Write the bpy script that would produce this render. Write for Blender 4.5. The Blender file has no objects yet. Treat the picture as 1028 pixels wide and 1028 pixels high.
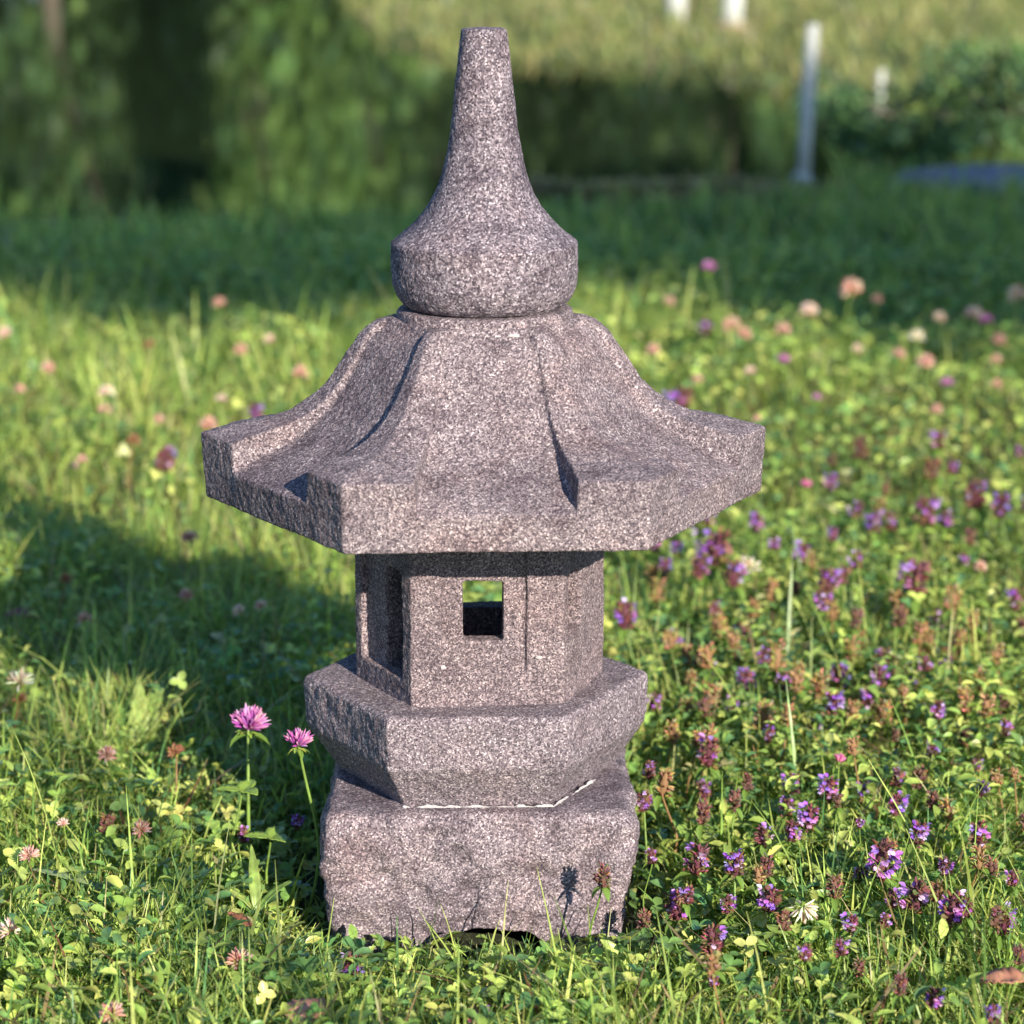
import bpy, bmesh, math, random
import numpy as np
from mathutils import Vector, Matrix, noise
random.seed(11)
rng = np.random.default_rng(7)
R = math.radians
scene = bpy.context.scene
COL = scene.collection

# ------------------------------------------------------------------ camera numbers (metres, photo pixels)
F, D, H, PITCH, CX = 2700.0, 1.6, 0.627, R(13.3), 0.016
def ang(py): return PITCH + math.atan((py - 514) / F)
def z_at(py, wy=0.0): return H - (D + wy) * math.tan(ang(py))
def depth(wy, z): return (D + wy) * math.cos(PITCH) + (H - z) * math.sin(PITCH)
def x_at(px, wy, z): return CX + (px - 514) / F * depth(wy, z)
def ground(px, py, z=0.0):
    d = (H - z) / math.tan(ang(py)); wy = d - D
    return x_at(px, wy, z), wy
SUN_AZ, SUN_EL = R(26), R(21.8)      # azimuth from the view axis towards the right, behind the camera

# ------------------------------------------------------------------ basics
def link(o, parent=None):
    COL.objects.link(o)
    if parent: o.parent = parent
    return o
def tag(o, label=None, cat=None, group=None, kind=None):
    if label: o['label'] = label
    if cat: o['category'] = cat
    if group: o['group'] = group
    if kind: o['kind'] = kind
    return o
def empty(name, loc=(0, 0, 0), rz=0):
    o = bpy.data.objects.new(name, None); o.empty_display_size = .02
    o.location = loc; o.rotation_euler = (0, 0, rz)
    return link(o)
def mesh_obj(name, me, mat, parent=None):
    o = bpy.data.objects.new(name, me)
    if mat: me.materials.clear(); me.materials.append(mat)
    return link(o, parent)
def np_mesh(name, V, faces4=None, faces3=None, col=None, smooth=True):
    """V (n,3); faces4 (a,4); faces3 (b,3); col (n,3) per-vertex colour"""
    me = bpy.data.meshes.new(name)
    n = len(V); a = 0 if faces4 is None else len(faces4); b = 0 if faces3 is None else len(faces3)
    me.vertices.add(n); me.vertices.foreach_set('co', np.ascontiguousarray(V, dtype=np.float32).ravel())
    idx = []
    if a: idx.append(np.asarray(faces4).ravel())
    if b: idx.append(np.asarray(faces3).ravel())
    idx = np.concatenate(idx).astype(np.int32)
    me.loops.add(len(idx)); me.loops.foreach_set('vertex_index', idx)
    tot = np.concatenate([np.full(a, 4), np.full(b, 3)]).astype(np.int32)
    st = np.concatenate([[0], np.cumsum(tot)[:-1]]).astype(np.int32)
    me.polygons.add(a + b); me.polygons.foreach_set('loop_start', st); me.polygons.foreach_set('loop_total', tot)
    me.polygons.foreach_set('use_smooth', np.full(a + b, smooth, dtype=bool))
    if col is not None:
        at = me.color_attributes.new('tint', 'FLOAT_COLOR', 'POINT')
        c = np.ones((n, 4), dtype=np.float32); c[:, :3] = col
        at.data.foreach_set('color', c.ravel())
    me.update(calc_edges=True); me.validate()
    return me

# ------------------------------------------------------------------ materials
class N:
    def __init__(s, name):
        s.m = bpy.data.materials.new(name); s.m.use_nodes = True
        s.t = s.m.node_tree; s.t.nodes.clear()
        s.out = s.t.nodes.new('ShaderNodeOutputMaterial')
    def n(s, typ, **kw):
        nd = s.t.nodes.new('ShaderNode' + typ)
        for k, v in kw.items():
            if k in nd.inputs: nd.inputs[k].default_value = v
            else: setattr(nd, k, v)
        return nd
    def l(s, a, b): s.t.links.new(a, b)
    def ramp(s, fac, stops, interp='LINEAR'):
        r = s.n('ValToRGB'); r.color_ramp.interpolation = interp
        e = r.color_ramp.elements
        while len(e) < len(stops): e.new(0.5)
        for k, (p, c) in enumerate(stops):
            e[k].position = p; e[k].color = (*c, 1) if not isinstance(c, (int, float)) else (c, c, c, 1)
        s.l(fac, r.inputs[0]); return r.outputs[0]
    def mix(s, fac, a, b, mode='MIX'):
        m = s.n('MixRGB', blend_type=mode)
        for i, v in enumerate((fac, a, b)):
            if hasattr(v, 'is_linked'): s.l(v, m.inputs[i])
            else: m.inputs[i].default_value = v if i == 0 else (*v, 1)
        return m.outputs[0]

def stone_mat(name, tint=(1, 1, 1), grain=1.0, pit=1.0, blotch=.5):
    s = N(name)
    tc = s.n('TexCoord'); o = tc.outputs['Object']
    v1 = s.n('TexVoronoi', Scale=1150 / grain); s.l(o, v1.inputs['Vector'])
    bw = s.n('RGBToBW'); s.l(v1.outputs['Color'], bw.inputs[0])
    speck = s.ramp(bw.outputs[0], [(0.0, (.055, .045, .055)), (.24, (.13, .108, .120)), (.45, (.225, .190, .195)),
                                   (.66, (.34, .292, .295)), (.80, (.50, .44, .43)), (1, (.80, .74, .71))])
    n1 = s.n('TexNoise', Scale=620 / grain, Detail=3.0, Roughness=.6); s.l(o, n1.inputs['Vector'])
    g2 = s.ramp(n1.outputs[0], [(.30, (.36, .33, .36)), (.5, (.92, .90, .91)), (.68, (1.42, 1.4, 1.38))])
    c = s.mix(.75, speck, g2, 'MULTIPLY')
    n2 = s.n('TexNoise', Scale=16.0, Detail=5.0, Roughness=.65); s.l(o, n2.inputs['Vector'])
    big = s.ramp(n2.outputs[0], [(.30, (.58, .55, .60)), (.5, (1, 1, 1)), (.72, (1.15, 1.05, 1.0))])
    c = s.mix(blotch, c, big, 'MULTIPLY')
    n4 = s.n('TexNoise', Scale=55.0, Detail=4.0, Roughness=.7); s.l(o, n4.inputs['Vector'])
    c = s.mix(blotch, c, s.ramp(n4.outputs[0], [(.33, (.62, .58, .6)), (.52, (1, 1, 1)), (.75, (1.22, 1.2, 1.18))]), 'MULTIPLY')
    v2 = s.n('TexVoronoi', Scale=380 / grain); s.l(o, v2.inputs['Vector'])
    hole = s.ramp(v2.outputs['Distance'], [(.10, (.30, .27, .30)), (.24, (1, 1, 1))])
    bw2 = s.n('RGBToBW'); s.l(v2.outputs['Color'], bw2.inputs[0])
    sel = s.ramp(bw2.outputs[0], [(.60, 0.0), (.66, 1.0)])
    c = s.mix(sel, c, s.mix(1.0, c, hole, 'MULTIPLY'))
    c = s.mix(1.0, c, tint, 'MULTIPLY')
    b = s.n('BsdfPrincipled', Roughness=.88); s.l(c, b.inputs['Base Color'])
    b.inputs['Specular IOR Level'].default_value = .3
    hsum = s.n('Math', operation='ADD'); s.l(n1.outputs[0], hsum.inputs[0]); s.l(bw.outputs[0], hsum.inputs[1])
    bp = s.n('Bump', Strength=.75 * pit, Distance=.0011 * grain); s.l(hsum.outputs[0], bp.inputs['Height'])
    s.l(bp.outputs[0], b.inputs['Normal']); s.l(b.outputs[0], s.out.inputs[0])
    return s.m

def leaf_mat(name, transl=.35, rough=.5, gain=1.0, vary=.3, spec=.35):
    s = N(name)
    at = s.n('VertexColor', layer_name='tint')
    tc = s.n('TexCoord')
    nz = s.n('TexNoise', Scale=140.0, Detail=2.0); s.l(tc.outputs['Object'], nz.inputs['Vector'])
    v = s.ramp(nz.outputs[0], [(.3, 1 - vary), (.7, 1 + vary)])
    c = s.mix(1.0, at.outputs[0], v, 'MULTIPLY')
    c = s.mix(1.0, c, (gain, gain, gain), 'MULTIPLY')
    b = s.n('BsdfPrincipled', Roughness=rough); b.inputs['Specular IOR Level'].default_value = spec
    s.l(c, b.inputs['Base Color'])
    t = s.n('BsdfTranslucent'); s.l(s.mix(1.0, c, (1.2, 1.25, .6), 'MULTIPLY'), t.inputs[0])
    mx = s.n('MixShader', Fac=transl); s.l(b.outputs[0], mx.inputs[1]); s.l(t.outputs[0], mx.inputs[2])
    s.l(mx.outputs[0], s.out.inputs[0])
    return s.m

def plain_mat(name, c1, c2, scale=60, rough=.8, bump=.2, dist=.002):
    s = N(name); tc = s.n('TexCoord')
    nz = s.n('TexNoise', Scale=scale, Detail=5.0, Roughness=.65); s.l(tc.outputs['Object'], nz.inputs['Vector'])
    c = s.ramp(nz.outputs[0], [(.3, c1), (.7, c2)])
    b = s.n('BsdfPrincipled', Roughness=rough); s.l(c, b.inputs['Base Color'])
    bp = s.n('Bump', Strength=bump, Distance=dist); s.l(nz.outputs[0], bp.inputs['Height'])
    s.l(bp.outputs[0], b.inputs['Normal']); s.l(b.outputs[0], s.out.inputs[0])
    return s.m

M = dict(
    granite=stone_mat('speckled_granite', (.74, .70, .73), blotch=.9),
    chamber=stone_mat('chamber_stone', (.70, .64, .665), grain=.95, blotch=.75),
    finial=stone_mat('finial_granite', (.66, .645, .71), grain=1.25, pit=.9, blotch=1.0),
    pitted=stone_mat('pitted_stone', (.80, .77, .83), grain=1.0, pit=1.1, blotch=.6),
    rough=stone_mat('rough_hewn_stone', (.79, .75, .80), grain=1.0, pit=1.2, blotch=.95),
    mortar=plain_mat('white_mortar', (.24, .22, .22), (.54, .50, .49), 300, .9, .5, .0006),
    grass=leaf_mat('grass_blades', .45, .42, 1.0),
    leaf=leaf_mat('small_leaves', .32, .34, 1.0),
    petal=leaf_mat('petals', .35, .6, 1.0, .12, .2),
    crown=leaf_mat('crown_leaves', .35, .5, 1.0),
    dry=leaf_mat('dry_leaf', .15, .7, 1.0, .35, .2),
    bark=plain_mat('bark', (.05, .04, .03), (.16, .13, .10), 25, .9, .6, .01),
    white=plain_mat('white_paint', (.36, .37, .33), (.58, .58, .54), 20, .6, .1),
    foot=plain_mat('rusty_foot', (.30, .17, .12), (.45, .28, .2), 30, .8),
    gravel=plain_mat('grey_gravel', (.12, .12, .14), (.30, .29, .32), 40, .9, .8, .01),
)
def soil():
    s = N('soil_and_moss'); tc = s.n('TexCoord')
    n1 = s.n('TexNoise', Scale=35.0, Detail=8.0, Roughness=.7); s.l(tc.outputs['Object'], n1.inputs['Vector'])
    c = s.ramp(n1.outputs[0], [(.32, (.018, .016, .008)), (.5, (.035, .045, .012)), (.7, (.07, .085, .022))])
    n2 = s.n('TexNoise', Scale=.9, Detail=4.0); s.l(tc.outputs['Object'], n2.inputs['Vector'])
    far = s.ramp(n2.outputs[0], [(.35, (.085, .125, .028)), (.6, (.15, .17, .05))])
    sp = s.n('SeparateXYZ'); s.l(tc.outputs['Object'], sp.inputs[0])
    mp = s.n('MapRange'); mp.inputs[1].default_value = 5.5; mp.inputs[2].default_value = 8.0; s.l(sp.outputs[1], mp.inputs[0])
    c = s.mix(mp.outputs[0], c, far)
    b = s.n('BsdfPrincipled', Roughness=.95); s.l(c, b.inputs['Base Color'])
    bp = s.n('Bump', Strength=.8, Distance=.01); s.l(n1.outputs[0], bp.inputs['Height'])
    s.l(bp.outputs[0], b.inputs['Normal']); s.l(b.outputs[0], s.out.inputs[0])
    return s.m
M['soil'] = soil()

# ------------------------------------------------------------------ the ground sheet
def hgt(x, y): return -.004
def gbm():
    bm = bmesh.new()
    xs = [-300, -60, -15, -5, -2.5] + [i * .1 for i in range(-20, 21)] + [2.5, 5, 15, 60, 300]
    ys = [-300, -60, -15, -5, -3] + [i * .1 for i in range(-22, 62)] + [8, 12, 20, 60, 300]
    g = [[bm.verts.new((x, y, -.006 + (.005 * noise.noise(Vector((x * 3, y * 3, 0))) if abs(x) < 2.1 and -2.3 < y < 6.2 else 0))) for x in xs] for y in ys]
    for j in range(len(ys) - 1):
        for i in range(len(xs) - 1):
            bm.faces.new((g[j][i], g[j][i + 1], g[j + 1][i + 1], g[j + 1][i]))
    me = bpy.data.meshes.new('ground'); bm.to_mesh(me); bm.free()
    for p in me.polygons: p.use_smooth = True
    return me
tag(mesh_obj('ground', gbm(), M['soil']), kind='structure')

# ------------------------------------------------------------------ stone lantern
def bake(name, bm, mat, parent, voxel=.0014, smooth=3, disp=None, cutters=None):
    me = bpy.data.meshes.new(name); bmesh.ops.recalc_face_normals(bm, faces=bm.faces); bm.to_mesh(me); bm.free()
    o = bpy.data.objects.new(name, me); COL.objects.link(o)
    cos = []
    for c in (cutters or []):
        cm = bpy.data.meshes.new('cut'); bmesh.ops.recalc_face_normals(c, faces=c.faces); c.to_mesh(cm); c.free()
        co = bpy.data.objects.new('cut', cm); COL.objects.link(co); cos.append(co)
        b = o.modifiers.new('b', 'BOOLEAN'); b.operation = 'DIFFERENCE'; b.solver = 'EXACT'; b.object = co
    r = o.modifiers.new('r', 'REMESH'); r.mode = 'VOXEL'; r.voxel_size = voxel
    s = o.modifiers.new('s', 'SMOOTH'); s.factor = .5; s.iterations = smooth
    dg = bpy.context.evaluated_depsgraph_get()
    ev = bpy.data.meshes.new_from_object(o.evaluated_get(dg))
    for co in cos: bpy.data.objects.remove(co)
    bpy.data.objects.remove(o)
    if disp:
        n = len(ev.vertices)
        nor = np.empty(n * 3, np.float32); ev.vertices.foreach_get('normal', nor); nor = nor.reshape(-1, 3)
        co = np.empty(n * 3, np.float32); ev.vertices.foreach_get('co', co); co = co.reshape(-1, 3)
        d = np.array([disp(Vector(p), Vector(q)) for p, q in zip(co.tolist(), nor.tolist())], dtype=np.float32)
        co += nor * d[:, None]
        ev.vertices.foreach_set('co', co.ravel())
    ev.polygons.foreach_set('use_smooth', np.ones(len(ev.polygons), dtype=bool))
    ev.name = name; ev.update()
    return mesh_obj(name, ev, mat, parent)

def fine(p, n, a=.00035):
    return a * (noise.noise(p * 260) + .7 * noise.noise(p * 520)) + .0006 * noise.noise(p * 45) - .0011 * max(0, noise.noise(p * 130 + Vector((9, 2, 4))) - .42)

def ring_loft(bm, rings, cap=True):
    vs = [[bm.verts.new(p) for p in r] for r in rings]
    n = len(vs[0])
    for a, b in zip(vs, vs[1:]):
        for i in range(n): bm.faces.new((a[i], a[(i + 1) % n], b[(i + 1) % n], b[i]))
    if cap:
        bm.faces.new(vs[0][::-1]); bm.faces.new(vs[-1])
    return bm
def hexpts(r, z, rot=0.0, cx=0, cy=0):
    return [(cx + r * math.cos(R(60 * k) + rot), cy + r * math.sin(R(60 * k) + rot), z) for k in range(6)]

lantern = empty('stone_lantern', (0, 0, 0))
tag(lantern, 'weathered grey stone pagoda lantern with six sided roof and tall finial in flowering grass', 'stone lantern')
LX = x_at(487, 0, .27)          # axis of the lantern
def PXM(z): return F / depth(0, z)

# finial: lathe
fy = [(28, 22.3), (30, 23.4), (51, 25.6), (82, 28.8), (113, 32), (130, 34), (144.5, 36.4), (156, 38.4), (166, 40.8), (176, 43.6), (185, 46.9), (193, 50), (200.5, 53.8), (207, 57.6), (213, 61.8), (222, 69.4), (231.5, 79.6), (239.5, 90), (242.6, 94.2), (243.6, 94.6), (250, 94.2), (270, 94), (284, 92.8), (294, 89), (301.5, 84), (306, 78.5), (309, 70)]
bm = bmesh.new(); rings = []
for py, rp in fy[::-1]:
    z = z_at(py); r = rp / PXM(z)
    rings.append([(LX + r * math.cos(2 * math.pi * k / 72), r * math.sin(2 * math.pi * k / 72), z) for k in range(72)])
ring_loft(bm, rings)
def dfin(p, n): return 1.0 * fine(p, n, .0003)
bake('finial', bm, M['finial'], lantern, .0010, 1, dfin)
z_finbase = z_at(309)

# roof
prof = [(88, 316), (97, 316), (107, 318), (117, 324), (126, 333), (134, 345), (145, 361), (156, 377), (168, 390), (181, 400), (196, 409), (212, 415), (235, 420.5), (260, 425.5), (284, 431)]
NP = 46
cum = [0]
for a, b in zip(prof, prof[1:]): cum.append(cum[-1] + math.hypot(b[0] - a[0], b[1] - a[1]))
def profat(t):
    L = t * cum[-1]
    for k in range(len(cum) - 1):
        if L <= cum[k + 1] + 1e-9:
            f = (L - cum[k]) / (cum[k + 1] - cum[k]); return prof[k][0] + f * (prof[k + 1][0] - prof[k][0]), prof[k][1] + f * (prof[k + 1][1] - prof[k][1])
ROT = R(3)
z_eave = z_at(431); z_bot = z_at(496)
bm = bmesh.new(); rings = []
for i in range(NP):
    t = i / (NP - 1); rp, py = profat(t)
    z = z_at(py); r = rp / PXM(z)
    e = .125 + .112 * min(1, max(0, (t - .15) / .85)) if t > .05 else .16
    dep = .0030 + .0032 * min(1, t / .35) + .0125 * max(0, (t - .42) / .58) ** 1.6
    if t < .07: dep = 0
    d = .0005 / r
    us = [k / 5 * (e - d) for k in range(6)] + [e + d + k / 10 * (1 - 2 * e - 2 * d) for k in range(11)] + [1 - e + d + k / 5 * (e - d) for k in range(5)]
    ring = []
    for k in range(6):
        a0 = ROT + R(60 * k); a1 = a0 + R(60)
        for j, u in enumerate(us):
            x = r * (math.cos(a0) * (1 - u) + math.cos(a1) * u); y = r * (math.sin(a0) * (1 - u) + math.sin(a1) * u)
            # crisp bend at the hexagon's corners, slight dip of the rib towards its side
            dz = dep if 6 <= j <= 16 else 0
            ring.append((LX + x, y, z - dz))
    rings.append(ring)
last = rings[-1]
c = Vector((LX, 0, 0))
def scaled(ring, s, z): return [(LX + (p[0] - LX) * s, p[1] * s, z) for p in ring]
rings = [scaled(last, .40, z_bot - .001 + .008), scaled(last, .43, z_bot + .001), scaled(last, .965, z_bot), ] + [scaled(last, .988, z_bot + .0)] + rings[::-1]
ring_loft(bm, rings)
bmesh.ops.triangulate(bm, faces=[f for f in bm.faces if len(f.verts) > 4])
bake('roof', bm, M['granite'], lantern, .00115, 1, lambda p, n: fine(p, n, .0004))
# round seat under the finial
bm = bmesh.new()
zt = z_at(308); zb = z_at(322) - .004
rr = 88.6 / PXM(zt)
ring_loft(bm, [[(LX + r * math.cos(2 * math.pi * k / 72), r * math.sin(2 * math.pi * k / 72), z) for k in range(72)] for r, z in ((rr + .001, zb), (rr, zt - .0015), (rr - .0015, zt), (.02, zt + .0003))])
bake('finial_seat', bm, M['granite'], lantern, .0012, 2, lambda p, n: fine(p, n, .0003))
# mortar smears round the seat
def smear(path, w, h, name='mortar_line', lift=0):
    bm = bmesh.new(); rings = []
    L = len(path)
    for i, p in enumerate(path):
        p = Vector(p); q = Vector(path[min(i + 1, L - 1)]) - Vector(path[max(i - 1, 0)])
        side = Vector((q.y, -q.x, 0)).normalized()
        k = max(.05, .55 + 1.6 * noise.noise(p * 130) + .5 * noise.noise(p * 400)) * (0.15 if i in (0, L - 1) else 1)
        rings.append([p + side * w * k, p + Vector((0, 0, h * k)) + side * w * .4 * k, p + Vector((0, 0, h * k)) - side * w * k * .5, p - side * w * k - Vector((0, 0, .001))])
    ring_loft(bm, rings)
    bmesh.ops.recalc_face_normals(bm, faces=bm.faces)
    me = bpy.data.meshes.new(name); bm.to_mesh(me); bm.free()
    for pl in me.polygons: pl.use_smooth = True
    return mesh_obj(name, me, M['mortar'], lantern)
def lerp_path(a, b, n, j=.0004):
    return [(a[0] + (b[0] - a[0]) * i / n + random.uniform(-j, j), a[1] + (b[1] - a[1]) * i / n + random.uniform(-j, j), a[2] + (b[2] - a[2]) * i / n) for i in range(n + 1)]
ztop = z_at(316)
smear(lerp_path((LX - .010, -.0553, ztop - .0042), (LX + .024, -.0535, ztop - .0042), 20), .0013, .0014)

# light chamber
BX = x_at(482, 0, .22)
z_c0 = z_at(681) - .006; z_c1 = z_bot + .006
rb = 125.5 / PXM(.22)
brot = R(4.5)
def boxpts(s, z):
    hx, hy = .0455, .066
    raw = [(rb * s, 0), (hx * s, hy * s), (-hx * s, hy * s), (-rb * s, 0), (-hx * s, -hy * s), (hx * s, -hy * s)]
    return [(BX + x * math.cos(brot) - y * math.sin(brot), x * math.sin(brot) + y * math.cos(brot), z) for x, y in raw]
def prism(pts0, pts1): return ring_loft(bmesh.new(), [pts0, pts1])
cut = [prism(boxpts(.76, z_c0 + .012), boxpts(.76, z_c1 - .002))]
P = [Vector(p) for p in boxpts(1, 0)]
def facecut(i, u0, u1, za, zb, out, inn):
    a, b = P[i].copy(), P[(i + 1) % 6].copy(); t = (b - a); n = Vector((t.y, -t.x, 0)).normalized()
    pts = []
    for z in (za, zb):
        pts.append([a + t * u0 + n * out + Vector((0, 0, z)), a + t * u1 + n * out + Vector((0, 0, z)), a + t * u1 - n * inn + Vector((0, 0, z)), a + t * u0 - n * inn + Vector((0, 0, z))])
    return prism(*pts)
zf = lambda py: z_at(py, -.066)
# front face is edge 4 (left front corner to right front corner)
cut.append(facecut(4, .20, .755, zf(678), z_c1 + .01, .02, .0030))
cut.append(facecut(4, .345, .605, zf(645), zf(585), .01, .03))
cut.append(facecut(1, .15, .85, zf(662), z_c1 - .006, .01, .03))      # back, wide opening
cut.append(facecut(3, .11, .84, z_at(668, -.03), z_at(562, -.03), .01, .0045))
cut.append(facecut(3, .44, .82, z_at(666, -.03), z_at(566, -.03), .01, .03))      # left
cut.append(facecut(5, .12, .40, zf(640), zf(582), .02, .013))      # right, blind panel
cut.append(facecut(2, .3, .7, zf(672), zf(600), .01, .0028))
cut.append(facecut(0, .2, .8, zf(672), zf(590), .01, .0028))
bake('light_chamber', prism(boxpts(1, z_c0), boxpts(1, z_c1)), M['chamber'], lantern, .0010, 2, lambda p, n: fine(p, n, .00032), cut)

# hexagonal platform
QX = x_at(477.5, 0, .15)
zq = z_at(681); r1 = 173 / PXM(zq)
def zc(py, r): return z_at(py, -r * .866)
z_q1 = zc(721, r1); z_q2 = zc(772, r1 * .985); 
z_b1 = z_at(808, -.083)
qr = R(1.5)
bm = ring_loft(bmesh.new(), [hexpts(.086, z_b1 - .004, qr, QX), hexpts(.0895, z_b1 + .002, qr, QX), hexpts(r1 * .985, z_q2 - .001, qr, QX), hexpts(r1 * .99, z_q2 + .002, qr, QX), hexpts(r1, z_q1 - .003, qr, QX), hexpts(r1 - .003, z_q1, qr, QX), hexpts(.06, z_q1 - .001, qr, QX)])
def dplat(p, n):
    side = max(0, 1 - abs(n.z) * 1.4)
    return fine(p, n, .0005) + side * (.0004 * noise.noise(p * 38) + .0007 * noise.noise(p * 95)) - side * .003 * max(0, noise.noise(p * 85 + Vector((3, 1, 7))) - .38) + .0008 * noise.noise(p * 30)
bake('platform', bm, M['pitted'], lantern, .0014, 2, dplat)

# rough base block
KX = x_at(482, 0, .06)
zt = z_at(816, -.088)
bm = bmesh.new()
secs = [(-.03, .084, .084), (.0, .087, .087), (.03, .0905, .091), (.06, .0935, .094), (zt - .018, .0945, .094), (zt - .006, .0925, .0925), (zt - .001, .090, .0885), (zt, .086, .084)]
rings = []
for z, hx, hy in secs:
    ring = []
    rc = .006
    for qx, qy, a0 in ((1, 1, 0), (-1, 1, 90), (-1, -1, 180), (1, -1, 270)):
        for k in range(4):
            a = R(a0 + k * 30)
            ring.append((KX + qx * (hx - rc) + rc * math.cos(a), qy * (hy - rc) + rc * math.sin(a), z))
    rings.append(ring)
ring_loft(bm, rings)
arch = ring_loft(bmesh.new(), [[(KX - .012 + .052 * math.cos(a) + .02, yy, -.034 + .047 * math.sin(a)) for a in [math.pi * 2 * k / 24 for k in range(24)]] for yy in (-.2, -.02)])
def dblock(p, n):
    side = max(0., min(1., (1 - n.z) * 1.5))
    low = .0018 * noise.noise(p * 17 + Vector((5, 0, 2))) + .0032 * noise.noise(p * 42)
    rid = noise.ridged_multi_fractal(p * 26, 1.0, 2.1, 3, 1.0, 2.0) * .0013
    sm = .0017 * noise.noise(p * 95) + .0008 * noise.noise(p * 170) + .0006 * noise.noise(p * 230)
    pit = -.0085 * max(0, noise.noise(p * 52 + Vector((1, 8, 3))) - .24)
    return side * (low + sm + pit - rid + .0012) + (1 - side) * (.0012 * noise.noise(p * 35)) + fine(p, n, .0004)
bake('base_block', bm, M['rough'], lantern, .0014, 2, dblock, [arch])
# mortar under the platform
def hexcorner(r, k, z, cx, rot): return (cx + r * math.cos(R(60 * k) + rot), r * math.sin(R(60 * k) + rot), z)
zm = zt + .0002
a, b, c_ = hexcorner(.0905, 4, zm, QX, qr), hexcorner(.0905, 5, zm, QX, qr), hexcorner(.0905, 6, zm, QX, qr)
smear(lerp_path(a, b, 90), .0011, .0016)
smear(lerp_path(b, tuple(b[i] + (c_[i] - b[i]) * .62 for i in range(3)), 60), .0009, .0013)
# little chips of mortar on the chamber face
def chip(px, py, wy, w, h):
    z = z_at(py, wy); x = x_at(px, wy, z)
    bm = bmesh.new(); bmesh.ops.create_icosphere(bm, subdivisions=2, radius=1)
    for v in bm.verts: v.co = Vector((x + v.co.x * w * (1 + .3 * noise.noise(v.co * 3)), wy + v.co.y * .0006, z + v.co.z * h * (1 + .4 * noise.noise(v.co * 2))))
    me = bpy.data.meshes.new('mortar_chip'); bm.to_mesh(me); bm.free(); return mesh_obj('mortar_chip', me, M['mortar'], lantern)
chip(443.5, 670, -.0675, .0026, .0014); chip(541, 660, -.0655, .0022, .001); 

# ------------------------------------------------------------------ instancing of small templates into one mesh
def rotz(a): c, s = np.cos(a), np.sin(a); z = np.zeros_like(a); o = np.ones_like(a); return np.stack([np.stack([c, -s, z], -1), np.stack([s, c, z], -1), np.stack([z, z, o], -1)], 1)
def rotx(a): c, s = np.cos(a), np.sin(a); z = np.zeros_like(a); o = np.ones_like(a); return np.stack([np.stack([o, z, z], -1), np.stack([z, c, -s], -1), np.stack([z, s, c], -1)], 1)
def roty(a): c, s = np.cos(a), np.sin(a); z = np.zeros_like(a); o = np.ones_like(a); return np.stack([np.stack([c, z, s], -1), np.stack([z, o, z], -1), np.stack([-s, z, c], -1)], 1)
class Soup:
    def __init__(s): s.V = []; s.F4 = []; s.F3 = []; s.C = []; s.n = 0
    def add(s, T, f4, f3, mats, locs, cols, shade=None):
        """T (k,3), mats (N,3,3), locs (N,3), cols (N,3), shade (k,) multiplies colour or (k,3)"""
        Nn = len(locs); k = len(T)
        V = np.einsum('nij,kj->nki', mats, T) + locs[:, None, :]
        C = np.repeat(cols[:, None, :], k, 1)
        if shade is not None:
            sh = np.asarray(shade); C = C * (sh[None, :, None] if sh.ndim == 1 else sh[None])
        off = s.n + np.arange(Nn)[:, None, None] * k
        if f4 is not None and len(f4): s.F4.append((np.asarray(f4)[None] + off).reshape(-1, 4))
        if f3 is not None and len(f3): s.F3.append((np.asarray(f3)[None] + off).reshape(-1, 3))
        s.V.append(V.reshape(-1, 3)); s.C.append(C.reshape(-1, 3)); s.n += Nn * k
    def raw(s, V, f4, C):
        s.V.append(V); s.C.append(C); s.F4.append(f4 + s.n); s.n += len(V)
    def build(s, name, mat, parent=None):
        me = np_mesh(name, np.concatenate(s.V), np.concatenate(s.F4) if s.F4 else None, np.concatenate(s.F3) if s.F3 else None, np.concatenate(s.C))
        return mesh_obj(name, me, mat, parent)

def leaf_template(w=.5, fold=.12, curl=.15, notch=False):
    """leaf along +y, length 1"""
    ys = [0, .22, .5, .78, 1.0]; ws = [.03, .36, .5, .38, .04]
    T = []
    for y, ww in zip(ys, ws):
        zc_ = -curl * y * y
        T += [(-ww * w * 2, y, zc_ + fold * ww * 2 * .6), (0, y, zc_), (ww * w * 2, y, zc_ + fold * ww * 2 * .6)]
    if notch: T[13] = (0, .93, -curl * .9)
    f = []
    for i in range(4):
        a = i * 3
        f += [(a, a + 1, a + 4, a + 3), (a + 1, a + 2, a + 5, a + 4)]
    return np.array(T), f

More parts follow.
